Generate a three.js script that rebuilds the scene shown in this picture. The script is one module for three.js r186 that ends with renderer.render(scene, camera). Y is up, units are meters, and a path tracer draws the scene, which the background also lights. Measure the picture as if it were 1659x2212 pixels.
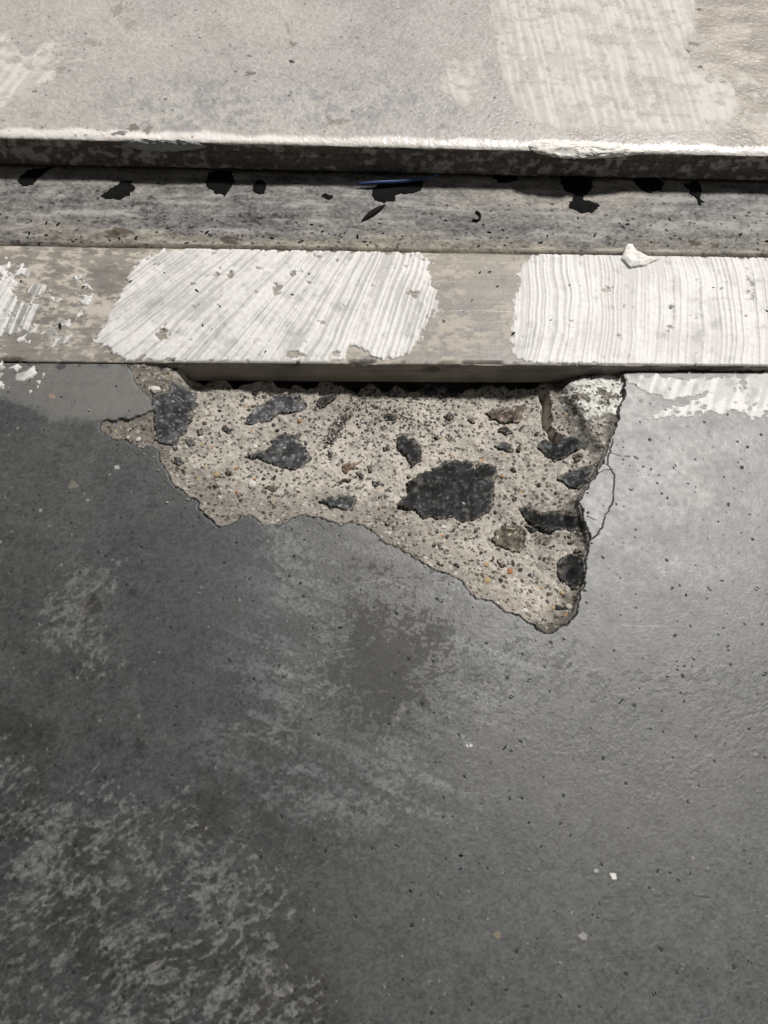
import * as THREE from 'three';
import { mergeGeometries } from 'three/addons/utils/BufferGeometryUtils.js';

// ---------------------------------------------------------------- camera, sky, sun, exposure
const scene = new THREE.Scene();
const CX = 829.5, CY = 1106, FOV = 67, FPX = 1106 / Math.tan(FOV * Math.PI / 360);   // photo measured on a 1659 x 2212 sheet
const TILT = 25 * Math.PI / 180;
const V3 = (x, y, z) => new THREE.Vector3(x, y, z);
const axX = V3(28170, 117, -1671).normalize();                 // the strip's own direction seen by the camera
const axY = V3(0, Math.sin(TILT), Math.cos(TILT)); axY.addScaledVector(axX, -axY.dot(axX)).normalize();
const axZ = V3().crossVectors(axX, axY);
const toWorld = v => V3(axX.dot(v), axY.dot(v), axZ.dot(v));
const camPos = toWorld(V3(0, (CY - 660) / FPX, -1)).multiplyScalar(-0.264);   // strip 5 cm wide
const camera = new THREE.PerspectiveCamera(FOV, 3 / 4, 0.01, 500);
camera.position.copy(camPos);
camera.up.copy(toWorld(V3(0, 1, 0)));
camera.lookAt(camPos.clone().add(toWorld(V3(0, 0, -1))));
scene.add(camera);

{ // plain bright overcast sky, a little brighter overhead
  const W = 256, H = 128, d = new Float32Array(W * H * 4);
  for (let j = 0; j < H; j++) for (let i = 0; i < W; i++) {
    const el = ((j + .5) / H - .5) * Math.PI, s = Math.max(0, Math.sin(el));
    const a = i / W * Math.PI * 2, n = 1 + .06 * Math.sin(a * 3 + 5 * s) + .05 * Math.sin(a * 7 + 11 * s + 2);
    const L = (0.23 + 0.21 * s) * n, k = (j * W + i) * 4;
    d[k] = L * .98; d[k + 1] = L; d[k + 2] = L * 1.02; d[k + 3] = 1;
  }
  const t = new THREE.DataTexture(d, W, H, THREE.RGBAFormat, THREE.FloatType);
  t.mapping = THREE.EquirectangularReflectionMapping; t.magFilter = THREE.LinearFilter; t.needsUpdate = true;
  scene.background = t; scene.environment = t;
}
const sun = new THREE.DirectionalLight(new THREE.Color(1, .965, .915), 4.3);
sun.position.set(0.42, 1, -0.52).multiplyScalar(5);
sun.castShadow = true; sun.shadow.radius = 13; sun.shadow.mapSize.set(2048, 2048);
Object.assign(sun.shadow.camera, { left: -.5, right: .5, top: .5, bottom: -.5, near: .1, far: 12 });
scene.add(sun, sun.target);
const EXPOSURE = 0.93;

// ---------------------------------------------------------------- helpers
let seed = 20117;
const rnd = () => { seed = (seed * 1664525 + 1013904223) >>> 0; return seed / 4294967296; };
const rr = (a, b) => a + (b - a) * rnd();
const clamp = (v, a = 0, b = 1) => v < a ? a : v > b ? b : v;
const lerp = (a, b, t) => a + (b - a) * t;
const sm = (a, b, v) => { const t = clamp((v - a) / (b - a)); return t * t * (3 - 2 * t); };
const MM = 0.001;
function hash(i, j, s) { let h = Math.imul(i, 374761393) ^ Math.imul(j, 668265263) ^ Math.imul(s, 2147483647 - 977); h = Math.imul(h ^ (h >>> 13), 1274126177); h ^= h >>> 16; return (h >>> 0) / 4294967296; }
function vn(x, y, s = 0) {
  const i = Math.floor(x), j = Math.floor(y); let u = x - i, v = y - j; u = u * u * (3 - 2 * u); v = v * v * (3 - 2 * v);
  const a = hash(i, j, s), b = hash(i + 1, j, s), c = hash(i, j + 1, s), d = hash(i + 1, j + 1, s);
  return a + (b - a) * u + (c - a) * v + (a - b - c + d) * u * v;
}
function fbm(x, y, o, s = 0) { let a = .5, t = 0, n = 0; for (let k = 0; k < o; k++) { t += a * vn(x, y, s + k * 17); n += a; const X = x * 1.62 - y * 1.21; y = x * 1.21 + y * 1.62; x = X; a *= .55; } return t / n; }   // 0..1, centred .5
// a photo point on the horizontal plane of the given height -> [x, z] metres
function pix(px, py, y) { const r = toWorld(V3((px - CX) / FPX, (CY - py) / FPX, -1)); const t = (y - camPos.y) / r.y; return [camPos.x + r.x * t, camPos.z + r.z * t]; }
const zA = ([x, y]) => [219.4 + x * .3638, 768 + y * .3638], zB = ([x, y]) => [768 + x * .3638, 768 + y * .3638];
const onPlane = (pts, y) => pts.map(p => pix(p[0], p[1], y));
function bbox(P, m = 0) { let a = 9, b = -9, c = 9, d = -9; for (const [x, z] of P) { a = Math.min(a, x); b = Math.max(b, x); c = Math.min(c, z); d = Math.max(d, z); } return [a - m, b + m, c - m, d + m]; }
function sdPoly(P, x, z) {          // > 0 inside
  let d = 1e9, s = -1;
  for (let i = 0, j = P.length - 1; i < P.length; j = i++) {
    const ax = P[i][0], az = P[i][1], ex = P[j][0] - ax, ez = P[j][1] - az, wx = x - ax, wz = z - az;
    const t = clamp((wx * ex + wz * ez) / (ex * ex + ez * ez + 1e-18)), bx = wx - ex * t, bz = wz - ez * t;
    d = Math.min(d, bx * bx + bz * bz);
    const c1 = z >= az, c2 = z < P[j][1], c3 = ex * wz > ez * wx;
    if ((c1 && c2 && c3) || (!c1 && !c2 && !c3)) s = -s;
  }
  return s * Math.sqrt(d);
}
function dLine(P, x, z) { let d = 1e9; for (let i = 1; i < P.length; i++) { const ax = P[i - 1][0], az = P[i - 1][1], ex = P[i][0] - ax, ez = P[i][1] - az, wx = x - ax, wz = z - az, t = clamp((wx * ex + wz * ez) / (ex * ex + ez * ez + 1e-18)), bx = wx - ex * t, bz = wz - ez * t; d = Math.min(d, bx * bx + bz * bz); } return Math.sqrt(d); }

// textures computed over a rectangle of the surface, in metres
class Sheet {
  constructor(x0, x1, z0, z1, W) {
    Object.assign(this, { x0, x1, z0, z1, W, H: Math.round(W * (z1 - z0) / (x1 - x0)) });
    this.c = new Float32Array(W * this.H * 3); this.b = new Float32Array(W * this.H); this.r = new Float32Array(W * this.H);
    this.px = (x1 - x0) / W;
  }
  fill(f) { const o = [0, 0, 0, 0, 0]; let k = 0; for (let j = 0; j < this.H; j++) for (let i = 0; i < this.W; i++, k++) { f(this.x0 + (i + .5) * this.px, this.z0 + (j + .5) * this.px, o); this.c[k * 3] = o[0]; this.c[k * 3 + 1] = o[1]; this.c[k * 3 + 2] = o[2]; this.r[k] = o[3]; this.b[k] = o[4]; } return this; }
  splat(x, z, ra, rb, ang, col, al, bump = 0, rough = null, ragged = .35) {
    const R = Math.max(ra, rb) * 1.5, ca = Math.cos(ang), sa = Math.sin(ang), s = Math.floor(rnd() * 9999);
    const i0 = Math.max(0, Math.floor((x - R - this.x0) / this.px)), i1 = Math.min(this.W - 1, Math.ceil((x + R - this.x0) / this.px));
    const j0 = Math.max(0, Math.floor((z - R - this.z0) / this.px)), j1 = Math.min(this.H - 1, Math.ceil((z + R - this.z0) / this.px));
    for (let j = j0; j <= j1; j++) for (let i = i0; i <= i1; i++) {
      const dx = this.x0 + (i + .5) * this.px - x, dz = this.z0 + (j + .5) * this.px - z, u = (dx * ca + dz * sa) / ra, v = (-dx * sa + dz * ca) / rb;
      let q = Math.sqrt(u * u + v * v); q += (vn(u * 2.3 + 40, v * 2.3 + 40, s) - .5) * 2 * ragged;
      const soft = Math.max(.25, this.px * 1.2 / Math.min(ra, rb)), m = 1 - sm(1 - soft, 1 + soft * .3, q);
      if (m <= 0) continue;
      const k = j * this.W + i, a = m * al;
      if (col) for (let e = 0; e < 3; e++) this.c[k * 3 + e] = lerp(this.c[k * 3 + e], col[e], a);
      this.b[k] += bump * m; if (rough !== null) this.r[k] = lerp(this.r[k], rough, a);
    }
  }
  line(P, w, col, al, bump = 0) {
    const [a, b, c, d] = bbox(P, w * 3); const i0 = Math.max(0, Math.floor((a - this.x0) / this.px)), i1 = Math.min(this.W - 1, Math.ceil((b - this.x0) / this.px)), j0 = Math.max(0, Math.floor((c - this.z0) / this.px)), j1 = Math.min(this.H - 1, Math.ceil((d - this.z0) / this.px));
    for (let j = j0; j <= j1; j++) for (let i = i0; i <= i1; i++) {
      const x = this.x0 + (i + .5) * this.px, z = this.z0 + (j + .5) * this.px;
      const jx = (vn(x * 900, z * 900, 71) - .5) * w * 3.4 + (vn(x * 300, z * 300, 72) - .5) * w * 4, dd = dLine(P, x + jx, z + jx * .7), ww = w * (.4 + 1.1 * vn(x * 350, z * 350, 5));
      const m = 1 - sm(ww * .4, ww * 1.1, dd); if (m <= 0) continue;
      const k = j * this.W + i; for (let e = 0; e < 3; e++) this.c[k * 3 + e] = lerp(this.c[k * 3 + e], col[e], m * al); this.b[k] += bump * m;
    }
  }
  material(extra = {}) {
    const n = this.W * this.H, C = new Uint8Array(n * 4), B = new Uint8Array(n * 4), Rg = new Uint8Array(n * 4);
    let lo = 1e9, hi = -1e9; for (let k = 0; k < n; k++) { lo = Math.min(lo, this.b[k]); hi = Math.max(hi, this.b[k]); }
    const enc = v => { v = clamp(v); return 255 * (v <= .0031308 ? v * 12.92 : 1.055 * Math.pow(v, 1 / 2.4) - .055); };
    for (let k = 0; k < n; k++) {
      for (let e = 0; e < 3; e++) C[k * 4 + e] = enc(this.c[k * 3 + e]) + .5;
      const b = 255 * (this.b[k] - lo) / (hi - lo + 1e-12) + rnd() * .5; B[k * 4] = B[k * 4 + 1] = B[k * 4 + 2] = b;
      Rg[k * 4 + 1] = 255 * clamp(this.r[k]); C[k * 4 + 3] = B[k * 4 + 3] = Rg[k * 4 + 3] = 255;
    }
    const mk = (d, srgb) => { const t = new THREE.DataTexture(d, this.W, this.H); t.magFilter = t.minFilter = THREE.LinearFilter; if (srgb) t.colorSpace = THREE.SRGBColorSpace; t.needsUpdate = true; return t; };
    this.c = this.b = this.r = null;
    return new THREE.MeshPhysicalMaterial({ map: mk(C, true), bumpMap: mk(B), bumpScale: hi - lo, roughnessMap: mk(Rg), roughness: 1, ...extra });
  }
  uv(x, z) { return [(x - this.x0) / (this.x1 - this.x0), (z - this.z0) / (this.z1 - this.z0)]; }
}
// height-field mesh; keep(x,z) > 0 keeps, the rim is one cell that dives to rim(x,z)
function field([x0, x1, z0, z1], cell, height, { mask = null, rim = null, uv = null, color = null } = {}) {
  const nx = Math.max(2, Math.round((x1 - x0) / cell)), nz = Math.max(2, Math.round((z1 - z0) / cell)), N = (nx + 1) * (nz + 1);
  const P = new Float32Array(N * 3), keep = new Uint8Array(N), C = color ? new Float32Array(N * 3) : null, U = uv ? new Float32Array(N * 2) : null;
  for (let j = 0, k = 0; j <= nz; j++) for (let i = 0; i <= nx; i++, k++) {
    const x = lerp(x0, x1, i / nx), z = lerp(z0, z1, j / nz), m = mask ? mask(x, z) : 1;
    keep[k] = m > 0 ? 1 : 0; P[k * 3] = x; P[k * 3 + 2] = z; P[k * 3 + 1] = m > 0 ? height(x, z, m) : rim(x, z, m);
    if (C) { const c = color(x, z, m); C.set(c, k * 3); } if (U) { const q = uv(x, z); U[k * 2] = q[0]; U[k * 2 + 1] = q[1]; }
  }
  const map = new Int32Array(N).fill(-1), idx = []; let n = 0; const use = k => map[k] < 0 ? (map[k] = n++) : map[k];
  for (let j = 0; j < nz; j++) for (let i = 0; i < nx; i++) {
    const a = j * (nx + 1) + i, b = a + 1, c = a + nx + 1, d = c + 1;
    if (keep[a] || keep[c] || keep[b]) idx.push(use(a), use(c), use(b));
    if (keep[b] || keep[c] || keep[d]) idx.push(use(b), use(c), use(d));
  }
  const g = new THREE.BufferGeometry(), p = new Float32Array(n * 3), cc = C && new Float32Array(n * 3), uu = U && new Float32Array(n * 2);
  for (let k = 0; k < N; k++) if (map[k] >= 0) { const m = map[k]; p.set(P.subarray(k * 3, k * 3 + 3), m * 3); if (C) cc.set(C.subarray(k * 3, k * 3 + 3), m * 3); if (U) uu.set(U.subarray(k * 2, k * 2 + 2), m * 2); }
  g.setAttribute('position', new THREE.BufferAttribute(p, 3)); if (C) g.setAttribute('color', new THREE.BufferAttribute(cc, 3)); if (U) g.setAttribute('uv', new THREE.BufferAttribute(uu, 2));
  g.setIndex(new THREE.BufferAttribute(new Uint32Array(idx), 1)); g.computeVertexNormals(); return g;
}
// profile [[z, y], ...] swept along x, with a displacement; uv = x and arc length through the sheet
function sweep(profile, x0, x1, cell, disp, sheet) {
  const S = [0]; for (let i = 1; i < profile.length; i++) S.push(S[i - 1] + Math.hypot(profile[i][0] - profile[i - 1][0], profile[i][1] - profile[i - 1][1]));
  const nx = Math.round((x1 - x0) / cell), m = profile.length, p = new Float32Array((nx + 1) * m * 3), uv = new Float32Array((nx + 1) * m * 2), idx = [];
  for (let i = 0, k = 0; i <= nx; i++) for (let j = 0; j < m; j++, k++) {
    const x = lerp(x0, x1, i / nx), a = profile[Math.max(0, j - 1)], b = profile[Math.min(m - 1, j + 1)], l = Math.hypot(b[0] - a[0], b[1] - a[1]) || 1;
    const d = disp(x, S[j], profile[j][0], profile[j][1]);       // along the outward normal (profile runs from the back over the top to the front)
    p[k * 3] = x; p[k * 3 + 1] = profile[j][1] + (b[0] - a[0]) / l * d; p[k * 3 + 2] = profile[j][0] - (b[1] - a[1]) / l * d;
    const q = sheet.uv(x, sheet.z0 + S[j]); uv[k * 2] = q[0]; uv[k * 2 + 1] = q[1];
    if (i < nx && j < m - 1) idx.push(k, k + 1, k + m, k + 1, k + m + 1, k + m);
  }
  const g = new THREE.BufferGeometry(); g.setAttribute('position', new THREE.BufferAttribute(p, 3)); g.setAttribute('uv', new THREE.BufferAttribute(uv, 2)); g.setIndex(idx); g.computeVertexNormals(); return g;
}
function densify(pts, step) { const o = [pts[0]]; for (let i = 1; i < pts.length; i++) { const [a, b] = [pts[i - 1], pts[i]], n = Math.max(1, Math.ceil(Math.hypot(b[0] - a[0], b[1] - a[1]) / step)); for (let k = 1; k <= n; k++) o.push([lerp(a[0], b[0], k / n), lerp(a[1], b[1], k / n)]); } return o; }
const names = {};
function mesh(name, g, m, parent) {
  const o = new THREE.Mesh(g, m); const key = (parent ? parent.uuid : '') + name; names[key] = (names[key] || 0) + 1;
  o.name = names[key] > 1 ? name + '_' + String(names[key] - 1).padStart(3, '0') : name; o.castShadow = o.receiveShadow = true; (parent || scene).add(o); return o;
}
function thing(name, label, category, pos = [0, 0, 0]) { const o = new THREE.Group(); o.name = name; o.position.set(...pos); if (label) o.userData = { label, category }; scene.add(o); return o; }
const tag = (o, label, category, group) => { o.userData.label = label; o.userData.category = category; if (group) o.userData.group = group; return o; };
const mat = (r, g, b, rough = .9, x = {}) => new THREE.MeshPhysicalMaterial({ color: new THREE.Color().setRGB(r, g, b), roughness: rough, ...x });
const vcol = (rough, x = {}) => new THREE.MeshPhysicalMaterial({ color: 0xffffff, vertexColors: true, roughness: rough, ...x });
function box(x0, x1, y0, y1, z0, z1) { const g = new THREE.BoxGeometry(x1 - x0, y1 - y0, z1 - z0); g.translate((x0 + x1) / 2, (y0 + y1) / 2, (z0 + z1) / 2); return g; }

// ---------------------------------------------------------------- measured section (strip top is y = 0)
const HX = 0.20;                                        // modelled half length in fine detail
const SB = -0.0244, SF = 0.0243, ST = 0.010;            // strip back edge, front edge, thickness
const CH = -0.0022;                                     // channel bed height
const LE = -0.0640, LH = 0.0116;                        // ledge front, ledge top
const floorY = x => -lerp(0.6, 2.7, sm(-.10, .06, x)) * MM;
const FY = -0.0018;

// ---------------------------------------------------------------- hole outline and bed height
const HOLE_PX = [[262, 760], [272, 784], ...[[180, 100], [200, 160], [235, 215], [280, 250], [300, 290], [303, 335], [265, 368], [180, 385], [40, 400], [5, 425], [10, 460], [60, 490], [130, 512], [200, 548], [300, 540], [340, 590], [352, 640], [400, 700], [420, 760], [470, 800], [520, 840], [570, 870], [590, 920], [640, 970], [690, 1015], [740, 1015], [800, 985], [820, 955], [880, 935], [920, 960], [960, 1000], [1010, 1015], [1080, 1005], [1110, 980], [1180, 948], [1290, 960], [1380, 985], [1500, 992]].map(zA),
...[[50, 1000], [130, 1060], [180, 1110], [250, 1135], [330, 1180], [400, 1220], [440, 1250], [520, 1275], [600, 1305], [640, 1330], [660, 1370], [720, 1440], [800, 1450], [860, 1480], [900, 1510], [1000, 1560], [1100, 1610], [1140, 1637], [1170, 1640], [1240, 1595], [1310, 1520], [1330, 1430], [1365, 1350], [1370, 1250], [1365, 1180], [1392, 1120], [1385, 1060], [1350, 950], [1330, 850], [1360, 800], [1420, 720], [1460, 640], [1500, 540], [1540, 450], [1570, 350], [1590, 250], [1604, 205], [1600, 60]].map(zB)];
const HOLE = onPlane(HOLE_PX, FY);
const iTip = HOLE.length - 22, SHALLOW = HOLE.slice(1, iTip + 1), STEEP = HOLE.slice(iTip);
const warp = (x, z, a = 1) => [x + (fbm(x * 420, z * 420, 3, 3) - .5) * 2.2 * MM * a, z + (fbm(x * 420, z * 420, 3, 9) - .5) * 2.2 * MM * a];
const holeIn = (x, z) => { const [a, b] = warp(x, z); return sdPoly(HOLE, a, b); };
const at = (z, p, y = -.010) => { const q = z(p); return pix(q[0], q[1], y); };
const hump = (c, rx, rz, ang) => { const ca = Math.cos(ang), sa = Math.sin(ang); return (x, z) => { const dx = x - c[0], dz = z - c[1], u = (dx * ca + dz * sa) / rx, v = (-dx * sa + dz * ca) / rz, q = u * u + v * v; return q > 6 ? 0 : Math.exp(-q); }; };
const CRACK = [[1120, 235], [1135, 300], [1130, 360], [1150, 430], [1190, 485]].map(p => at(zB, p, -.009));
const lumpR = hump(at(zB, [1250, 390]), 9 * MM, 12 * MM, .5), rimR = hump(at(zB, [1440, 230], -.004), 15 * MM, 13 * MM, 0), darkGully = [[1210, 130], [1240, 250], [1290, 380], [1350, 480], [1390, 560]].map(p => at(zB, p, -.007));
const imprint = hump(at(zA, [1475, 425], -.009), 12.5 * MM, 4.2 * MM, -.80), imprintRidge = hump(at(zA, [1395, 400], -.009), 13 * MM, 2.2 * MM, -.80);
const leftStep = [[180, 60], [440, 60], [430, 150], [410, 300], [400, 420], [430, 560], [400, 640], [340, 600], [300, 560], [-20, 500], [-20, 380], [250, 370], [300, 300], [230, 200]].map(p => at(zA, p, -.003));
const leftPit = hump(at(zA, [570, 165], -.012), 6 * MM, 8 * MM, 0);
function bedRaw(x, z) {
  const dS = dLine(SHALLOW, x, z), dR = dLine(STEEP, x, z);
  const inside = sdPoly(HOLE, x, z); if (inside < -3 * MM && z > SF) return floorY(x) - 1.2 * MM;
  let dep = 9.0 * (1 - Math.exp(-dS / (17 * MM))) + .8 * sm(0, 3 * MM, dS);
  const right = 1.6 * sm(0, .9 * MM, dR) + 2.2 * sm(.5 * MM, 5 * MM, dR) + 6.5 * sm(3 * MM, 22 * MM, dR);
  dep = Math.min(dep, right);
  const ls = sdPoly(leftStep, x, z); if (ls > -7 * MM) dep = lerp(dep, .45 + .6 * clamp(ls / (6 * MM)), sm(-6 * MM, .5 * MM, ls));
  dep -= 1.6 * lumpR(x, z); dep = lerp(dep, 1.6, clamp(1.25 * rimR(x, z)));
  dep += 5 * (1 - sm(.4 * MM, 1.7 * MM, (fbm(x * 500, z * 500, 2, 66) - .5) * .0016 + dLine(CRACK, x, z))); dep += 1.5 * (1 - sm(.5 * MM, 3.4 * MM, dLine(darkGully, x, z)));
  dep += 2.3 * imprint(x, z) - .7 * imprintRidge(x, z); dep += 4 * leftPit(x, z);
  dep += 9 * (1 - sm(SF - .004, SF + .0012, z + (fbm(x * 200, z * 80, 3, 77) - .5) * .008)) * sm(-.075, -.06, x) * (1 - sm(.052, .06, x));   // falls away under the strip
  return floorY(x) - dep * MM;
}
function bedY(x, z) {
  return bedRaw(x, z) + MM * ((fbm(x * 110, z * 110, 3, 21) - .5) * 1.5 + (fbm(x * 480, z * 480, 3, 22) - .5) * 1.15 + (vn(x * 1500, z * 1500, 23) - .5) * .30);
}

// ================================================================= SETTING
// ---- concrete floor
const FX0 = -.17, FX1 = .17, FZ1 = .235;
const floorSheet = new Sheet(FX0, FX1, SF, FZ1, 2000);
const P_ = (pts, y = FY) => onPlane(pts, y);
const scuffs = [
  { p: P_([[-60, 1560], [20, 1600], [130, 1690], [250, 1700], [330, 1750], [400, 1690], [420, 1760], [500, 1800], [560, 1870], [590, 1960], [600, 2060], [680, 2150], [720, 2260], [-60, 2300]]), k: 1.0, t: .515 },
  { p: P_([[160, 1240], [215, 1215], [270, 1225], [235, 1260], [220, 1330], [240, 1375], [285, 1400], [270, 1450], [230, 1470], [170, 1440], [130, 1390], [135, 1300]]), k: .75, t: .47, tan: 1 },
  { p: P_([[640, 1300], [740, 1330], [760, 1370], [690, 1420], [690, 1500], [620, 1520], [600, 1450], [650, 1410]]), k: 1, t: .47 },
  { p: P_([[590, 1130], [660, 1150], [680, 1240], [640, 1260]]), k: .95, t: .45 },
  { p: P_([[860, 1540], [950, 1440], [1100, 1380], [1250, 1400], [1300, 1480], [1100, 1560], [950, 1620], [880, 1600]]), k: .9, t: .50 },
  { p: P_([[1150, 1600], [1300, 1480], [1480, 1420], [1700, 1430], [1700, 1640], [1450, 1680], [1250, 1660]]), k: .7, t: .50 },
  { p: P_([[900, 1220], [1010, 1270], [1060, 1330], [990, 1400], [900, 1330]]), k: .35, t: .5 },
];
scuffs.forEach(s => s.b = bbox(s.p, .012));
const ovalEdge = P_([[230, 1190], [330, 1120], [450, 1100], [585, 1160], [640, 1230], [622, 1300], [652, 1400], [600, 1420], [596, 1520], [500, 1580], [330, 1560], [250, 1480], [300, 1380], [250, 1290]]);
const darkSpot = pix(820, 1430, FY), darkSpot2 = pix(1500, 1470, FY), darkSpot3 = pix(560, 2000, FY);
const patchP = P_([[-90, 782], [272, 786], [300, 830], [330, 880], [320, 902], [230, 912], [110, 915], [60, 890], [-90, 850]]);
const brownBlob = pix(205, 1310, FY);
floorSheet.fill((x, z, o) => {
  const m1 = fbm(x * 26, z * 26, 4, 101), m2 = fbm(x * 95, z * 95, 4, 102), f = fbm(x * 620, z * 620, 3, 103), g = vn(x * 2300, z * 2300, 104), st = fbm((x * .93 + z * .36) * 60, (z * .93 - x * .36) * 420, 3, 105);
  const g2 = fbm(x * 1250 + z * 300, z * 1500, 2, 107); let v = .071 * (1 + (m1 - .5) * .45 + (m2 - .5) * .22 + (f - .5) * .5 + (g - .5) * .45 + (g2 - .5) * .8 + (st - .5) * .35);
  let rough = .47 + (m2 - .5) * .10 + (f - .5) * .10, bump = (f - .5) * .014 + (g2 - .5) * .02 + (g - .5) * .015, warm = (m1 - .5) * .10;
  const ov = sdPoly(ovalEdge, x + (m2 - .5) * .02, z + (fbm(x * 95, z * 95, 3, 106) - .5) * .012); const ovm = sm(-.0010, .0022, ov) * (.75 + .5 * m1);
  v *= 1 - .20 * ovm * (.4 + 1.2 * f); warm -= .05 * ovm;          // darker, cooler patch with a curved edge
  const ds = Math.hypot(x - darkSpot[0], (z - darkSpot[1]) * 1.0), dk = sm(.40, .62, (1 - ds / .040) + (m2 - .5) * .7 + (g2 - .5) * .9 + (f - .5) * .7 - .02); v *= 1 - dk * .55; warm += dk * .03; rough += .16 * dk; const halo = sm(.016, .024, ds + (m2 - .5) * .02) * (1 - sm(.030, .052, ds + (m1 - .5) * .03)) * sm(.46, .62, st * .5 + g2 * .3 + f * .2); v *= 1 + .9 * halo;
  const d2 = Math.hypot((x - darkSpot2[0]) * .6, z - darkSpot2[1]), dk2 = 1 - sm(.005, .03, d2 + (m2 - .5) * .03); v *= 1 - dk2 * .22; const d3 = Math.hypot(x - darkSpot3[0], (z - darkSpot3[1]) * .6); v *= 1 - .15 * (1 - sm(.01, .045, d3 + (m2 - .5) * .03));
  for (const s of scuffs) {
    if (x < s.b[0] || x > s.b[1] || z < s.b[2] || z > s.b[3]) continue;
    const d = sdPoly(s.p, x + (m2 - .5) * .016, z + (f - .5) * .004); if (d < -.008) continue;
    const u = x * .86 - z * .51 + (fbm(x * 45, z * 45, 2, 118) - .5) * .01, w = x * .51 + z * .86 + (fbm(x * 45, z * 45, 2, 120) - .5) * .010;            // brushed up to the right
    const n = fbm(u * 480, w * 760, 4, 111) * .44 + fbm(u * 280, w * 1000, 3, 114) * .22 + fbm(x * 80, z * 80, 3, 112) * .24 + vn(x * 1300, z * 1300, 113) * .10;
    const k = (.5 + .5 * sm(.25, .7, g2 * .6 + g * .4)) * sm(s.t - .06, s.t + .10, n - .20 * (1 - sm(-.008, .006, d))) * s.k;
    v = lerp(v, .24 * (.55 + f * .5 + g2 * .45), k * .66); warm = lerp(warm, s.tan ? .11 : .035, k); rough = lerp(rough, .85, k); bump += k * .10;
    if (s === scuffs[0]) { const dkk = sm(.5, .62, fbm(x * 40, z * 40, 3, 119)); v *= 1 - .28 * dkk * (1 - k); warm += .06 * dkk * (1 - k); }
  }
  const bb = Math.hypot(x - brownBlob[0], z - brownBlob[1]), rb = (1 - sm(.0012, .0042, bb + (f - .5) * .004)); v *= 1 - .5 * rb; warm += .1 * rb;
  const gp = sdPoly(patchP, x + (m2 - .5) * .012, z + (f - .5) * .006); if (gp > -.002) { const k = sm(-.001, .0022, gp); v = lerp(v, .165 * (.72 + .35 * f + .25 * m1), k * .8); warm = lerp(warm, .06, k); rough = lerp(rough, .62, k); }   // bare lighter concrete beside the break
  o[0] = v * (.985 + warm * .9); o[1] = v * (1.01 + warm * .25); o[2] = v * (1.015 - warm); o[3] = clamp(rough, .25, .95); o[4] = bump * MM;
});
for (let i = 0; i < 3200; i++) { const r = Math.pow(rnd(), 3) * .55 + .16; floorSheet.splat(rr(FX0, FX1), rr(SF, FZ1), r * MM, r * rr(.45, .9) * MM, rr(0, 3), [.012, .012, .011], .85, -.10 * MM * r, .9); }
for (let i = 0; i < 2600; i++) { const r = Math.pow(rnd(), 5) * .5 + .15; floorSheet.splat(rr(FX0, FX1), rr(SF, FZ1), r * MM, r * rr(.4, .9) * MM, rr(0, 3), [.32, .31, .29], rr(.25, .8), .04 * MM, .8); }
for (let i = 0; i < 1500; i++) { const x = rr(FX0, FX1), z = rr(SF, FZ1), a = rr(-.25, .1) - (rnd() < .3 ? rr(0, 2.5) : .3 * (x < 0)), l = rr(1, 6) * MM; floorSheet.line([[x, z], [x + l * Math.cos(a), z + l * Math.sin(a)]], .10 * MM, [.24, .24, .235], rr(.1, .35), 0); }
const dot = (px, py, r, c, al = .9) => { const q = pix(px, py, FY); floorSheet.splat(q[0], q[1], r * MM, r * .8 * MM, .4, c, al, .03 * MM, .8); };
dot(254, 1013, 1.0, [.42, .42, .40]); dot(290, 1282, 1.3, [.02, .02, .018]); dot(303, 1608, 1.8, [.012, .012, .012], .75); dot(1327, 1892, .9, [.75, .75, .72]); dot(1290, 1880, .6, [.4, .4, .4]); dot(1262, 2192 - 170, 1.1, [.30, .28, .26]); dot(1075, 2020, 1.1, [.2, .17, .12]); dot(160, 1052, 1.6, [.2, .18, .15], .7); dot(1010, 1610, .5, [.6, .6, .6]); dot(1018, 1610, .6, [.7, .7, .7]); dot(115, 860, 1.1, [.36, .22, .17]); dot(135, 797, 1.8, [.05, .05, .05]); dot(1468, 1900, .6, [.02, .02, .02]);
const ink = [.010, .010, .009];
[[[1325, 945], [1320, 972], [1314, 1001], [1328, 1023], [1330, 1059], [1325, 1088], [1310, 1110], [1303, 1135], [1292, 1154], [1281, 1163], [1272, 1166]]].forEach(l => floorSheet.line(P_(l), .14 * MM, ink, .9, -.25 * MM));
[[[1322, 975], [1340, 981], [1362, 983]], [[1316, 1002], [1300, 996], [1290, 985]], [[1325, 1010], [1310, 1012], [1290, 1022]], [[1303, 1120], [1285, 1120], [1270, 1112]], [[648, 1111], [670, 1117], [685, 1130], [700, 1145]]].forEach(l => floorSheet.line(P_(l), .10 * MM, ink, .7, -.12 * MM));
floorSheet.line(P_([[1345, 1347], [1400, 1351], [1445, 1350]]), .08 * MM, [.34, .3, .29], .7); floorSheet.line(P_([[700, 1275], [760, 1262], [830, 1252], [960, 1250]]), .09 * MM, [.3, .3, .3], .6); floorSheet.line(P_([[1200, 1784], [1230, 1787], [1262, 1784]]), .07 * MM, [.03, .03, .03], .9); floorSheet.line(P_([[1497, 1930], [1515, 1934], [1530, 1935]]), .22 * MM, [.012, .012, .012], .9);
const floorMat = floorSheet.material({ ior: 1.58 });
const floorTop = (x, z) => floorY(x) + MM * ((fbm(x * 14, z * 14, 2, 31) - .5) * .5 + (fbm(x * 170, z * 170, 2, 32) - .5) * .02);

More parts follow.
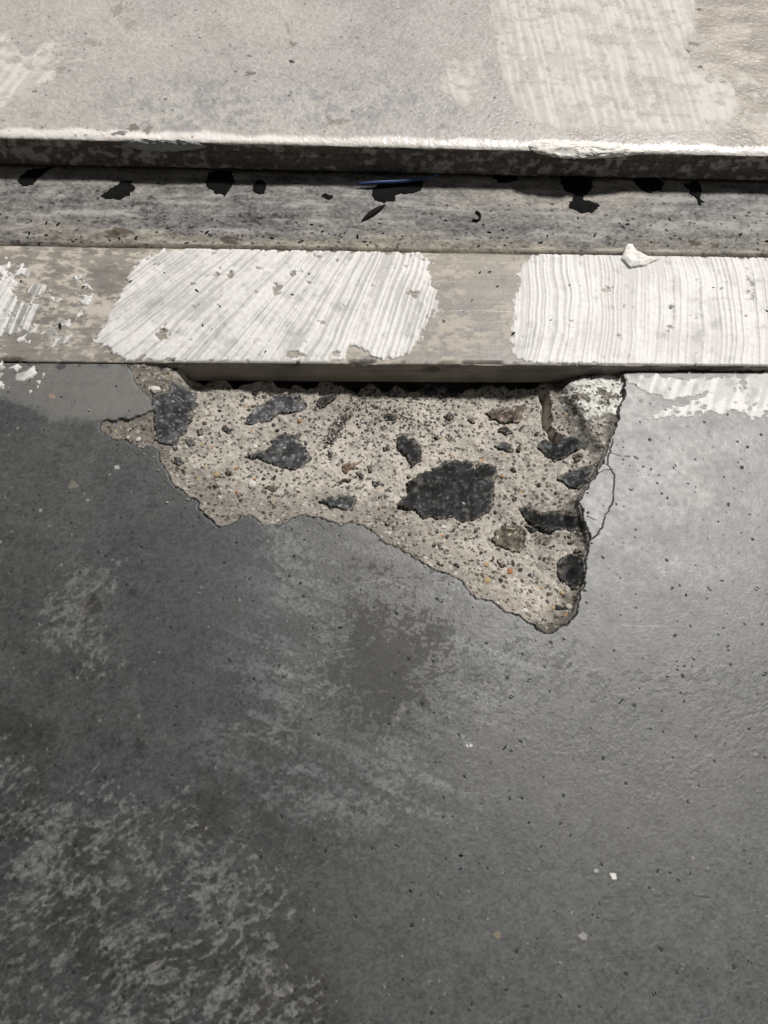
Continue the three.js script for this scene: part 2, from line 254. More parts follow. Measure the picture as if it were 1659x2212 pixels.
const floor = new THREE.Group(); floor.name = 'concrete_floor'; floor.userData.kind = 'structure'; floor.userData.label = 'dark grey smooth concrete floor with a broken hole beside the metal strip'; scene.add(floor);
const fm = mesh('floor_surface', field([FX0, FX1, SF + .0002, FZ1], .00045, floorTop, { mask: (x, z) => { if (x < -.115 || x > .095 || z > .14) return 1; return -holeIn(x, z); }, rim: (x, z) => Math.min(bedRaw(x, z), floorY(x) - .0002) - .0008, uv: (x, z) => floorSheet.uv(x, z) }), floorMat, floor);
const plainConcrete = mat(.082, .084, .083, .6);
mesh('floor_surface', mergeGeometries([box(-3, FX0, -.06, -.0007, SF + .0002, 3), box(FX1, 3, -.06, -.0027, SF + .0002, 3), box(FX0, FX1, -.06, -.0018, FZ1, 3)]), plainConcrete, floor);
mesh('slab_core', box(-3, 3, -.2, -.034, -.3, SF), plainConcrete, floor); mesh('slab_core', box(FX0, FX1, -.06, -.030, SF, FZ1), plainConcrete, floor);

// ---- broken bed of the hole
const BB = bbox(HOLE, .002); BB[2] = .004;
const bedSheet = new Sheet(BB[0], BB[1], BB[2], BB[3], 1700);
const pinkAt = imprint, darkWallP = [[300, 235], [345, 215], [400, 215], [430, 150], [500, 130], [540, 150], [540, 240], [522, 330], [492, 420], [455, 480], [440, 565], [405, 545], [312, 500], [318, 400], [300, 300]].map(p => at(zA, p, -.006));
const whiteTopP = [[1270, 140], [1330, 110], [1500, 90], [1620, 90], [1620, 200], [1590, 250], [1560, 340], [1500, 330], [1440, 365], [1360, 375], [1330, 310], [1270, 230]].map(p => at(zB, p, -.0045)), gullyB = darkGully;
bedSheet.fill((x, z, o) => {
  const m1 = fbm(x * 55, z * 55, 3, 201), m2 = fbm(x * 260, z * 260, 4, 202), f = vn(x * 1700, z * 1700, 203), f2 = fbm(x * 900, z * 900, 2, 204);
  let v = .40 * (1 + (m1 - .5) * .7 + (m2 - .5) * .6 + (f - .5) * .30 + (f2 - .5) * .35), warm = 1, bump = (m2 - .5) * .3 + (f2 - .5) * .25 + (f - .5) * .08;
  const dS = dLine(SHALLOW, x, z); const edge = 1 - sm(.005, .019, dS + (m1 - .5) * .016 + (m2 - .5) * .010); v *= 1 - .36 * edge * (.6 + .8 * m2); warm += .6 * edge;      // the upper skin of the break is sandier and greyer
  const pk = pinkAt(x, z); if (pk > .45) { const k = sm(.45, .62, pk); v = lerp(v, .50, k * .7); warm += .10 * k; bump *= 1 - .7 * k; }
  // shade painted into the gully and along the steep rim
  const gd = dLine(gullyB, x + (m2 - .5) * .003, z); const recessShade = (1 - sm(.0015, .0045, gd)) * .9 + (1 - sm(.001, .004, dLine(STEEP, x + (m2 - .5) * .004, z))) * .75; v *= 1 - .72 * clamp(recessShade * (.55 + .9 * m2));
  const wt = sdPoly(whiteTopP, x + (m2 - .5) * .004, z + (m1 - .5) * .004); if (wt > -.001) { const k = sm(-.0005, .0008, wt) * sm(.36, .52, fbm(x * 420, z * 420, 3, 207) + .06); v = lerp(v * .55, .70, k); warm = lerp(warm, -2.2, k); }
  if (sdPoly(leftStep, x, z) > 0) v *= .72; o[0] = v * (1.01 + .02 * warm); o[1] = v * .965 * (1 - .008 * warm); o[2] = v * .875 * (1.0 - .025 * warm); o[3] = .93; o[4] = bump * MM;
});
const inBed = () => { for (; ;) { const x = rr(BB[0], BB[1]), z = rr(SF, BB[3]); if (sdPoly(HOLE, x, z) > .0005) return [x, z]; } };
for (let i = 0; i < 9500; i++) { const [x, z] = inBed(), r = Math.pow(rnd(), 3) * .55 + .14; bedSheet.splat(x, z, r * MM, r * rr(.5, .95) * MM, rr(0, 3), rnd() < .75 ? [.035, .03, .025] : [.11, .09, .07], .85, -.22 * MM * r, .95); }
for (let i = 0; i < 4200; i++) { const [x, z] = inBed(), r = Math.pow(rnd(), 2.5) * .6 + .16; const c = rnd(); bedSheet.splat(x, z, r * MM, r * rr(.6, .95) * MM, rr(0, 3), c < .6 ? [.52, .50, .45] : c < .975 ? [.27, .24, .2] : c < .993 ? [.42, .30, .14] : [.45, .19, .06], rr(.5, .9), .12 * MM * r, .8); }
for (let i = 0; i < 520; i++) { const p = at(zB, [rr(0, 620), rr(180, 560)], -.011); const r = rr(.2, .55); bedSheet.splat(p[0], p[1], r * MM, r * rr(.4, .8) * MM, rr(0, 3), [.03, .026, .022], .9, -.25 * MM); }
for (let i = 0; i < 260; i++) { const t = rnd(), p = at(zA, [lerp(1330, 1500, t) + rr(-45, 25), lerp(560, 270, t) + rr(-25, 25)], -.010); const r = rr(.2, .5); bedSheet.splat(p[0], p[1], r * MM, r * .7 * MM, rr(0, 3), [.03, .028, .025], .85, -.2 * MM); }
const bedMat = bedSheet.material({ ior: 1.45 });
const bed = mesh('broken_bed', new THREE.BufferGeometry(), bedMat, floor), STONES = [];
bed.userData.label = 'rough tan broken concrete inside the hole';

// ---- aggregate stones set in the bed: each one its own faceted lump
const stoneMat = vcol(.85, { ior: 1.33 });
function stone(pts, tone, proud = 1, name = 'aggregate_stone', yy = -.009) {
  let c = [0, 0]; for (const p of pts) { c[0] += p[0] / pts.length; c[1] += p[1] / pts.length; }
  let w = pix(c[0], c[1], yy); w = pix(c[0], c[1], bedRaw(...w)); const y = bedRaw(...w), P = onPlane(pts, y), B = bbox(P, .0012), s = Math.floor(rnd() * 9999);
  const mask = (x, z) => sdPoly(P, x + (vn(x * 700, z * 700, s) - .5) * .0011, z + (vn(x * 700, z * 700, s + 1) - .5) * .0011) + (fbm(x * 1100, z * 1100, 2, s + 7) - .5) * .0009;
  const size = Math.max(B[1] - B[0], B[3] - B[2]), fac = []; for (let i = 0; i < 4; i++) fac.push([rr(-.30, .30), rr(-.30, .30), rr(.3, 1.3) * MM * Math.min(1, size / .012)]);
  STONES.push({ B, mask }); const cx = (B[0] + B[1]) / 2, cz = (B[2] + B[3]) / 2;
  const top = (x, z, m) => { let t = 9; for (const [a, b, h] of fac) t = Math.min(t, h + a * (x - cx) + b * (z - cz)); return bedY(x, z) * .35 + bedRaw(x, z) * .65 + Math.max(Math.min(t * proud * .7 + .35 * MM, m * 1.6 + .10 * MM), .12 * MM) + MM * ((fbm(x * 330, z * 330, 4, s) - .5) * 1.5 * Math.min(1, m / .0006) + (fbm(x * 1300, z * 1300, 2, s) - .5) * .35); };
  const col = (x, z, m) => { const f = vn(x * 2600, z * 2600, s + 3), n = fbm(x * 420, z * 420, 3, s + 4), q = vn(x * 1500, z * 1500, s + 6); let v = .70 + (n - .5) * 1.2 + (f - .5) * .8; if (q > .70) v += (q - .70) * 13; if (n > .6) v *= 1.5; let r = tone[0] * v, g = tone[1] * v, b = tone[2] * v; const dust = sm(.64, .80, fbm(x * 330, z * 330, 4, s + 9)) * .22 + sm(.0014, .0002, m) * .55 * sm(.35, .75, f); return [lerp(r, .40, dust), lerp(g, .36, dust), lerp(b, .30, dust)]; };
  const o = mesh(name, field(B, Math.max(.0003, Math.min(.00042, size / 24)), top, { mask, rim: (x, z) => bedY(x, z) - .0018, color: col }), stoneMat, bed); return o;
}
const K = [.022, .023, .024], G = [.042, .044, .047], BR = [.10, .08, .066], BK = [.016, .015, .014];
stone([[240, 930], [255, 880], [300, 830], [300, 770], [330, 740], [390, 700], [450, 680], [510, 640], [580, 607], [640, 615], [700, 612], [710, 660], [730, 630], [840, 645], [848, 680], [835, 740], [820, 880], [790, 930], [740, 960], [700, 990], [640, 1000], [590, 985], [540, 975], [490, 985], [430, 980], [390, 1000], [375, 960], [330, 935]].map(zB), K, 1.5).userData.label = 'largest dark angular stone in the hole';
stone([[285, 450], [330, 490], [395, 540], [390, 580], [370, 640], [330, 665], [310, 630], [290, 590], [240, 550], [250, 500]].map(zB), K);
stone([[760, 350], [830, 320], [900, 305], [1010, 295], [990, 340], [980, 400], [900, 405], [820, 385]].map(zB), BR, .5);
stone([[835, 440], [880, 415], [915, 430], [935, 460], [900, 480], [860, 455]].map(zB), K); stone([[820, 540], [870, 520], [915, 530], [935, 565], [900, 578], [850, 560]].map(zB), G, .6);
stone([[1085, 525], [1120, 485], [1200, 490], [1290, 495], [1380, 545], [1350, 570], [1290, 590], [1240, 605], [1200, 635], [1170, 615], [1130, 560]].map(zB), G, 1.3);
stone([[1200, 700], [1260, 680], [1340, 665], [1420, 660], [1400, 720], [1370, 770], [1320, 810], [1290, 800], [1230, 750]].map(zB), G, 1, 'aggregate_stone', -.006);
stone([[975, 885], [1030, 872], [1070, 895], [1110, 930], [1200, 930], [1270, 955], [1320, 985], [1360, 1020], [1385, 1070], [1380, 1100], [1330, 1080], [1260, 1045], [1200, 1035], [1160, 1058], [1120, 1045], [1070, 1010], [1040, 960], [1000, 910]].map(zB), K, 1.2, 'aggregate_stone', -.007);
stone([[800, 1100], [830, 1040], [880, 1010], [950, 1000], [1000, 1030], [1010, 1090], [1020, 1120], [980, 1170], [930, 1180], [880, 1150], [830, 1135]].map(zB), [.10, .09, .07], .5, 'aggregate_stone', -.007);
stone([[1000, 1015], [1040, 1010], [1085, 1030], [1085, 1055], [1050, 1055]].map(zB), K, .8); stone([[1105, 1118], [1140, 1082], [1158, 1088], [1150, 1122], [1120, 1132]].map(zB), BR, .8);
stone([[1200, 1230], [1225, 1190], [1290, 1175], [1340, 1200], [1360, 1260], [1350, 1330], [1330, 1390], [1280, 1395], [1230, 1340], [1200, 1290]].map(zB), K, 1.2, 'aggregate_stone', -.006);
stone([[370, 220], [420, 170], [480, 150], [560, 155], [610, 175], [640, 210], [600, 240], [540, 245], [500, 220], [440, 235]].map(zB), G, 2.2, 'aggregate_stone', -.013);
stone([[845, 420], [870, 370], [900, 330], [970, 280], [1040, 240], [1120, 230], [1170, 225], [1200, 280], [1215, 300], [1190, 330], [1130, 340], [1050, 350], [1000, 390], [930, 400], [870, 430]].map(zA), [.10, .10, .11], 1.1);
stone([[1265, 290], [1310, 245], [1380, 225], [1393, 250], [1350, 290], [1320, 315], [1290, 320]].map(zA), K, .9);
stone([[835, 605], [900, 590], [960, 575], [1010, 530], [1000, 500], [1060, 460], [1140, 455], [1165, 455], [1175, 510], [1230, 570], [1240, 620], [1200, 670], [1150, 690], [1080, 685], [1020, 665], [960, 640], [920, 620]].map(zA), [.06, .062, .065], 1.2);
stone([[1295, 870], [1340, 840], [1430, 825], [1515, 830], [1510, 880], [1490, 930], [1430, 925], [1360, 905], [1310, 885]].map(zA), [.05, .055, .055], 1.1, 'aggregate_stone', -.006);
[[[705, 425], [740, 415], [775, 435], [745, 468], [720, 445]], [[500, 500], [550, 495], [555, 520], [520, 550]], [[435, 620], [470, 610], [495, 635], [465, 665], [440, 660]], [[965, 790], [1010, 760], [1045, 790], [1020, 808], [980, 800]], [[660, 765], [690, 758], [692, 790], [668, 797]], [[570, 455], [605, 445], [600, 478], [573, 480]], [[738, 690], [770, 680], [767, 707], [745, 712]], [[1340, 565], [1388, 588], [1365, 614], [1343, 602]], [[1580, 660], [1612, 650], [1604, 700], [1585, 695]], [[1520, 690], [1558, 700], [1550, 735], [1520, 725]]].forEach((p, i) => stone(p.map(zA), [K, G, G, BR, K, BR, BK, BK, BR, G][i], .9));
stone([[1420, 650], [1480, 640], [1550, 620], [1500, 660], [1450, 710], [1425, 690]].map(zA), [.17, .10, .065], .8); stone([[1405, 760], [1450, 720], [1492, 738], [1440, 752]].map(zA), [.04, .032, .04], .8);
[[[530, 365], [560, 345], [590, 350], [570, 380], [540, 385]], [[165, 360], [200, 350], [262, 370], [200, 392], [170, 390]], [[908, 680], [940, 666], [972, 697], [940, 707]], [[838, 1215], [870, 1208], [887, 1250], [860, 1262]], [[0, 700], [30, 695], [50, 715], [25, 735]], [[105, 740], [135, 740], [138, 775], [112, 775]], [[165, 550], [190, 530], [200, 555], [175, 565]], [[300, 730], [325, 718], [330, 735], [305, 745]], [[670, 385], [695, 370], [710, 395], [690, 410]], [[935, 845], [950, 858], [938, 875], [920, 862]], [[945, 545], [970, 538], [988, 560], [968, 576], [950, 565]], [[1280, 600], [1310, 580], [1345, 600], [1330, 640], [1295, 640]], [[455, 1130], [475, 1115], [488, 1135], [465, 1150]], [[485, 1240], [520, 1235], [515, 1260], [490, 1258]], [[1295, 1145], [1330, 1140], [1335, 1175], [1300, 1178]], [[695, 1030], [715, 1025], [722, 1045], [700, 1055]], [[170, 995], [205, 988], [210, 1008], [175, 1015]], [[130, 835], [152, 830], [150, 865], [133, 868]], [[1265, 1110], [1290, 1100], [1300, 1115], [1275, 1125]], [[475, 480], [495, 480], [493, 500], [478, 502]]].forEach((p, i) => stone(p.map(zB), [G, K, BR, BR, K, G, BK, BR, BR, BK, BK, BR, BR, BK, BR, G, BR, K, BK, BK][i], .8));
stone([[300, 235], [345, 215], [400, 215], [430, 150], [500, 130], [540, 150], [540, 240], [522, 330], [492, 420], [455, 480], [440, 565], [405, 545], [312, 500], [318, 400], [300, 300]].map(zA), [.07, .072, .076], .7, 'aggregate_stone', -.006);
// small pebbles and grains
const pebGeo = [0, 1, 2].map(s => { const g = new THREE.IcosahedronGeometry(1, 2), p = g.attributes.position; for (let i = 0; i < p.count; i++) { const v = V3().fromBufferAttribute(p, i), k = .82 + .36 * vn(v.x * 1.7 + 9 + s * 5, v.y * 1.7 + v.z * 1.3 + 9, 31 + s); p.setXYZ(i, v.x * k, v.y * k * .65, v.z * k); } g.computeVertexNormals(); return g; });
const pm = { white: mat(.60, .585, .55, .75), orange: mat(.36, .17, .08, .85), yellow: mat(.42, .31, .18, .85), dark: mat(.03, .028, .026, .7), brown: mat(.12, .09, .07, .7), pale: mat(.40, .375, .33, .8) };
function pebble(c, r, m, zf) { const q = zf(c); let w = pix(q[0], q[1], -.008); for (let i = 0; i < 3; i++) w = pix(q[0], q[1], bedRaw(...w)); if (sdPoly(HOLE, ...w) < .001) return; const o = mesh('pebble', pebGeo[Math.floor(rnd() * 3)], pm[m], bed); o.position.set(w[0], bedY(...w) + r * .1, w[1]); o.scale.set(r * rr(.75, 1.1), r * .75, r * rr(.6, .95)); o.rotation.y = rr(0, 6); }
[[[590, 495], 1.0, 'white'], [[910, 542], 1.0, 'white'], [[895, 768], 1.5, 'white'], [[1115, 965], .95, 'orange'], [[1175, 392], .85, 'orange'], [[800, 675], .8, 'orange'], [[805, 815], .6, 'orange'], [[910, 740], .6, 'orange'], [[683, 708], 1.1, 'yellow'], [[612, 400], .9, 'brown'], [[320, 205], 1.6, 'white'], [[220, 500], .8, 'white'], [[912, 222], 1.1, 'dark'], [[590, 835], .8, 'dark'], [[700, 325], .8, 'dark'], [[960, 735], .7, 'dark'], [[1020, 415], .8, 'dark'], [[1045, 448], .8, 'dark']].forEach(a => pebble(a[0], a[1] * MM, a[2], zA));
[[[917, 1280], 1.2, 'orange'], [[780, 1340], 1.1, 'yellow'], [[775, 1242], 1.0, 'yellow'], [[868, 726], .7, 'orange'], [[1170, 1500], .9, 'yellow'], [[1225, 1410], .9, 'yellow'], [[1080, 1300], 1.6, 'pale'], [[520, 1020], .8, 'white'], [[1000, 1520], 1.1, 'white'], [[690, 1280], 1.0, 'pale'], [[960, 1400], 1.1, 'pale'], [[1160, 1370], 1.0, 'pale'], [[1110, 1490], .9, 'pale'], [[1270, 1490], 1.2, 'pale'], [[860, 1335], 1.0, 'dark'], [[1090, 770], .9, 'dark'], [[1190, 815], .7, 'dark'], [[935, 1240], .9, 'dark'], [[600, 1250], 1.0, 'dark'], [[830, 930], .8, 'dark'], [[1075, 465], .9, 'dark'], [[1210, 1500], 1.2, 'dark'], [[640, 880], .7, 'pale']].forEach(a => pebble(a[0], a[1] * MM, a[2], zB));
for (let i = 0; i < 90; i++) { const t = rnd(), s = rnd(); pebble([lerp(150, 1250, t) + rr(-60, 60), lerp(1040, 1560, t) - s * rr(20, 330)], rr(.35, .8) * MM, ['pale', 'pale', 'pale', 'dark', 'brown', 'brown'][Math.floor(rnd() * 6)], zB); }
for (let i = 0; i < 60; i++) pebble([rr(430, 1600), rr(220, 960)], rr(.3, .65) * MM, ['pale', 'dark', 'dark', 'brown', 'brown'][Math.floor(rnd() * 5)], zA);

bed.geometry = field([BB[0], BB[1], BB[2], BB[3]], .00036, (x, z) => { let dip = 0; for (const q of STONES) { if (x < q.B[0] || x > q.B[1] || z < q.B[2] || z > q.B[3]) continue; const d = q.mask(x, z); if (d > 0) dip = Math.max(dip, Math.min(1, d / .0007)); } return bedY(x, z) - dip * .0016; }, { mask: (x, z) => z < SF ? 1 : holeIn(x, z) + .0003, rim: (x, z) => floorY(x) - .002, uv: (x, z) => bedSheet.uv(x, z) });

// ================================================================= STRIP
const edgeArc = (cz, cy, r, a0, a1, n) => Array.from({ length: n + 1 }, (_, i) => { const a = lerp(a0, a1, i / n) * Math.PI / 180; return [cz + r * Math.cos(a), cy + r * Math.sin(a)]; });   // angle from +z
const sr = .0011;
const stripProfile = [[SB, -ST], [SB, -sr], ...edgeArc(SB + sr, -sr, sr, 180, 90, 6), ...densify([[SB + sr, 0], [SF - .0007, 0]], .0008).slice(1), ...edgeArc(SF - .0007, -.0007, .0007, 90, 0, 5).slice(1), ...densify([[SF, -.0007], [SF, -ST]], .0007).slice(1), [SF - .0004, -ST - .0004], [SF - .02, -ST - .0004]];
const stripLen = stripProfile.reduce((s, p, i) => i ? s + Math.hypot(p[0] - stripProfile[i - 1][0], p[1] - stripProfile[i - 1][1]) : 0, 0);
const sTop0 = ST - sr + sr * Math.PI / 2 - sr;        // arc length where z = SB on the top face (approx.)
const stripSheet = new Sheet(-HX, HX, 0, stripLen, 2000);
stripSheet.fill((x, s, o) => {
  const z = SB + s - sTop0; const m1 = fbm(x * 42, z * 60, 4, 301), m2 = fbm(x * 170, z * 260, 4, 302), st = fbm(x * 60, z * 900, 3, 303), f = vn(x * 1900, z * 1900, 304);
  let v = .235 * (1 + (m1 - .5) * .55 + (m2 - .5) * .55 + (st - .5) * .35 + (f - .5) * .16), warm = .5 + (m1 - .5) * 1.6, rough = .5 + (m2 - .5) * .3, bump = (m2 - .5) * .10 + (st - .5) * .06 + (f - .5) * .02;
  const v0 = v, warm0 = warm; const wash = sm(.47, .64, fbm(x * 85, z * 130, 4, 306) * .5 + fbm(x * 420, z * 700, 4, 307) * .5) * (x < -.05 ? 1 : .75); v = lerp(v, .56, wash * .75); warm = lerp(warm, .6, wash); rough = lerp(rough, .8, wash); bump += wash * .08;
  if (s > sTop0 + (SF - SB)) { v = v0; warm = warm0; }             // the wash of old paint lies on the top only
  o[0] = v * (1.05 + .05 * warm); o[1] = v * (.975 + .008 * warm); o[2] = v * (.90 - .09 * warm); o[3] = clamp(rough, .3, .95); o[4] = bump * MM;
});
const sS = z => z - SB + sTop0;
for (let i = 0; i < 500; i++) { const r = Math.pow(rnd(), 3) * .5 + .12; stripSheet.splat(rr(-HX, HX), sS(rr(SB, SF)), r * MM, r * .7 * MM, rr(0, 3), [.05, .045, .04], .7, -.05 * MM); }
for (let i = 0; i < 130; i++) { const x = rr(-HX, HX), s = sS(rr(SB, SF)), l = rr(4, 26) * MM, a = rr(-.06, .06); stripSheet.line([[x, s], [x + l, s + l * a]], .09 * MM, rnd() < .6 ? [.52, .49, .44] : [.12, .11, .09], rr(.2, .6), 0); }
const onStrip = (px, py) => { const [x, z] = pix(px, py, 0); return [x, sS(z)]; };
stripSheet.line([onStrip(945, 672), onStrip(1020, 671), onStrip(1100, 673)], .13 * MM, [.6, .57, .52], .9); stripSheet.line([onStrip(1015, 699), onStrip(1060, 696), onStrip(1105, 694)], .12 * MM, [.56, .53, .48], .8);
for (let i = 0; i < 26; i++) { const a = rr(.72, .86), p = onStrip(rr(150, 285), rr(560, 640)), l = rr(6, 14) * MM; stripSheet.line([p, [p[0] + l * Math.cos(a), p[1] + l * Math.sin(a)]], .10 * MM, [.15, .135, .1], rr(.2, .6)); }
const stripMat = stripSheet.material({ ior: 1.5 });
const strip = thing('edge_strip', 'flat grey edge strip with brushed white paint running beside the hole', 'edge strip');
mesh('strip_bar', sweep(stripProfile, -HX, HX, .0006, (x, s, z, y) => {
  let d = (fbm(x * 40, s * 40, 3, 311) - .5) * .35 + (fbm(x * 300, s * 300, 2, 312) - .5) * .10;
  if (z > SF - .0012 && y > -.004) d -= .9 * sm(.54, .72, fbm(x * 90, y * 260, 3, 313)) + .35 * sm(.5, .7, fbm(x * 420, y * 300, 2, 314)); if (z > SF - .001 && y < -.003 && y > -.0045) d -= .3;
  return d * MM;
}, stripSheet), stripMat, strip);
mesh('strip_bar', mergeGeometries([box(-3, -HX, -ST, 0, SB, SF), box(HX, 3, -ST, 0, SB, SF)]), mat(.28, .27, .245, .6), strip);

// brushed paint coats: real ridges, thin in the furrows
const paintMat = vcol(.62, { ior: 1.48 });
function paintCoat(parent, polyPx, y0, opt) {
  const P = Array.isArray(polyPx) ? onPlane(polyPx, y0) : null, B = opt.box || bbox(P, .0015), s = opt.seed;
  const thick = (x, z) => {
    let q = x; for (let i = 0; i < 4; i++) q = x + opt.slope(q) * z + (opt.curve || 0) * z * z; q += (fbm(x * 60, z * 60, 2, s + 8) - .5) * .0022;
    const along = z * 45; const a = (.5 + .5 * Math.sin(q * opt.freq * 3.1 + 5 * vn(q * opt.freq * .4, along * .25, s))) * .36 + .64 * vn(q * opt.freq * 1.25, along * .30, s), b = vn(q * opt.freq * 2.3, along * .6, s + 1), c = fbm(x * 700, z * 700, 2, s + 2), big = fbm(x * 70, z * 70, 3, s + 3);
    return clamp(.12 + (a - .36) * 1.1 + (b - .5) * .45 + (c - .5) * .40 + (big - .5) * 1.0, -.05, 1.1);
  };
  const mask = (x, z) => { const n = (fbm(x * 420, z * 420, 4, s + 5) - .5); const rid = vn((x + opt.slope(x) * z) * opt.freq, z * 12, s) - .5; const d = P ? rid * .0022 + sdPoly(P, x + n * .0042, z + (fbm(x * 420, z * 420, 4, s + 6) - .5) * .0042) : opt.mask(x, z); const hole = fbm(x * 190, z * 240, 4, s + 7) + (vn(x * 1100, z * 1100, s + 4) - .5) * .16; return Math.min(d, (opt.worn - hole) * .012, parent === strip ? Math.min(SF - .0004 - z, z - SB - .0004) : 1); };
  const wash = opt.tone || [.765, .75, .733];
  const color = (x, z, m) => { const t = thick(x, z), f = vn(x * 2400, z * 2400, s + 11), k = sm(-.02, .32, t) * .75 + .25 * sm(.1, .7, t), dirt = sm(.56, .74, fbm(x * 240, z * 240, 4, s + 12)) * .22, base = opt.base || [.33, .32, .305]; const v = (.93 + f * .12) * (1 - dirt * (1 - k * .5)); return [0, 1, 2].map(e => lerp(base[e], wash[e], (opt.thin ? k : .42 + .58 * k) * (opt.soft ? .25 + .75 * sm(0, opt.soft, m + (f - .5) * .001) : 1)) * v); };
  const o = mesh('paint_coat', field(B, opt.cell || .00032, (x, z, m) => y0 + MM * (opt.amp * Math.max(0, thick(x, z)) + (opt.soft ? .03 : .10)) * sm(-.0002, opt.soft || .0007, m) + .00006 + (opt.lift ? opt.lift(x, z) : 0), { mask, rim: (x, z) => y0 - .0003, color }), paintMat, parent); return o;
}
const C1 = [[288, 585], [314, 556], [345, 541], [430, 536], [548, 536], [568, 541], [700, 542], [800, 543], [917, 545], [935, 571], [934, 604], [950, 653], [922, 706], [899, 743], [883, 772], [830, 779], [793, 766], [787, 749], [760, 749], [747, 776], [737, 787], [600, 786], [450, 783], [340, 779], [274, 776], [231, 754], [205, 740], [218, 714], [258, 641]];
const slope1 = q => lerp(.92, .26, sm(-.09, .02, q));
paintCoat(strip, C1, .0001, { seed: 400, freq: 1050, slope: slope1, amp: .58, worn: .775 }).userData.label = 'white paint brushed in slanting ridges';
const C2 = [[1175, 547], [1260, 546], [1348, 548], [1420, 549], [1500, 552], [1720, 562], [1990, 560], [1990, 796], [1700, 798], [1400, 795], [1165, 789], [1114, 778], [1100, 758], [1104, 690], [1111, 633], [1117, 589], [1138, 558]];
paintCoat(strip, C2, .0001, { seed: 450, freq: 1250, slope: q => .16, curve: 3.2, base: [.46, .45, .43], amp: .46, worn: .82 }).userData.label = 'white paint brushed in nearly straight ridges';
paintCoat(strip, [[-120, 560], [15, 556], [22, 578], [55, 573], [62, 600], [95, 620], [87, 660], [70, 720], [45, 745], [0, 757], [-120, 760]], .0001, { seed: 480, freq: 900, slope: q => .25, amp: .45, worn: .53, thin: 1 });
for (const [c, s] of [[[[120, 690], [150, 685], [150, 740], [90, 755], [85, 720]], 485], [[[118, 600], [180, 590], [205, 640], [180, 690], [120, 680], [105, 640]], 490]]) paintCoat(strip, c, .0001, { seed: s, freq: 420, slope: q => .4, amp: .25, worn: .50, thin: 1 });
{ // lump of paint squeezed over the back edge of the strip
  const P = [[1340, 560], [1347, 545], [1350, 534], [1357, 525], [1366, 527], [1376, 541], [1390, 549], [1405, 555], [1425, 560], [1395, 575], [1360, 580]], W = onPlane(P, .0004);
  const g = field(bbox(W, .001), .00030, (x, z, m) => .0003 + Math.sqrt(Math.max(0, Math.min(m, .0022)) / .0022) * .0013 + (fbm(x * 420, z * 420, 4, 9) - .5) * .0011, { mask: (x, z) => sdPoly(W, x, z), rim: () => -.0006, color: (x, z) => { const f = fbm(x * 600, z * 600, 2, 4); const d = .62 + .3 * f; return [d, d * .97, d * .93]; } });
  mesh('paint_lump', g, paintMat, strip).userData.label = 'small peak of white paint over the back edge';
}

// ---- white splashes on the floor
paintCoat(floor, [[1350, 812], [1425, 815], [1500, 820], [1700, 800], [1800, 812], [1800, 880], [1659, 893], [1620, 905], [1600, 890], [1540, 893], [1470, 900], [1410, 905], [1400, 893], [1480, 878], [1530, 850], [1500, 858], [1450, 862], [1400, 845], [1355, 830]], floorY(.1) + .00004, { seed: 520, freq: 480, slope: () => .5, amp: .35, worn: .74, base: [.4, .4, .39] }).userData.label = 'white paint splash on the floor beside the strip';
paintCoat(floor, [[-60, 770], [0, 775], [15, 790], [45, 790], [100, 800], [80, 830], [65, 850], [30, 860], [5, 840], [-60, 850]], floorY(-.12) + .0001, { seed: 540, freq: 300, slope: () => .8, amp: .35, worn: .475, base: [.3, .3, .29] });

// ================================================================= CHANNEL
const chanProfile = [[LE - .012, CH], ...densify([[LE - .010, CH], [-.0290, CH + .0001]], .0008), [-.0283, CH + .0004], [-.0276, CH + .0004], [-.0268, CH - .0004], [-.0262, CH - .0016], [-.0250, CH - .0018], [SB - .00005, CH - .0012]];
const chanLen = .055, chanSheet = new Sheet(-.24, .24, 0, chanLen, 2000), cz0 = LE - .012;
chanSheet.fill((x, s, o) => {
  const z = cz0 + s, m1 = fbm(x * 24, z * 80, 4, 601), m2 = fbm(x * 190, z * 420, 4, 602), st = fbm(x * 30, z * 520, 4, 603), f = vn(x * 1800, z * 1800, 604);
  const f2 = fbm(x * 900, z * 1300, 2, 605); let v = .21 * (1 + (m1 - .5) * .9 + (m2 - .5) * 1.2 + (st - .5) * .8 + (f - .5) * .4 + (f2 - .5) * .9), warm = (m1 - .4) * 1.6; const front = sm(-.0365, -.031, z + (m1 - .5) * .008); warm += front * .8; v *= 1 - .05 * front;
  const crust = sm(.56, .70, m2 * .6 + st * .4); v = lerp(v, .36, crust * .6);
  o[0] = v * (1.02 + .07 * warm); o[1] = v * (.985 + .01 * warm); o[2] = v * (.94 - .09 * warm); o[3] = .72 + (m2 - .5) * .3; o[4] = ((m2 - .5) * .22 + (st - .5) * .15 + (f - .5) * .05) * MM;
});
for (let i = 0; i < 2600; i++) { const r = Math.pow(rnd(), 3) * .7 + .15, z = lerp(LE, -.027, Math.pow(rnd(), .5)); chanSheet.splat(rr(-.22, .22), z - cz0, r * MM, r * rr(.4, .9) * MM, rr(-.6, .6), [.022, .02, .018], .88, .05 * MM * r, .9); }
for (let i = 0; i < 300; i++) { const r = Math.pow(rnd(), 2) * .5 + .15, z = rr(LE, -.027); chanSheet.splat(rr(-.22, .22), z - cz0, r * 1.8 * MM, r * .6 * MM, rr(-.3, .3), [.42, .41, .39], rr(.3, .7), .03 * MM); }
const rust = (px, py, r) => { const [x, z] = pix(px, py, CH); chanSheet.splat(x, z - cz0, r * MM, r * .6 * MM, .2, [.05, .035, .02], .7, 0, .9, .6); };
rust(245, 505, 3); rust(205, 480, 1.4); rust(265, 500, 3.4); rust(495, 520, 3.2); rust(1500, 525, 2.4); rust(1545, 530, 2); rust(300, 440, 1);
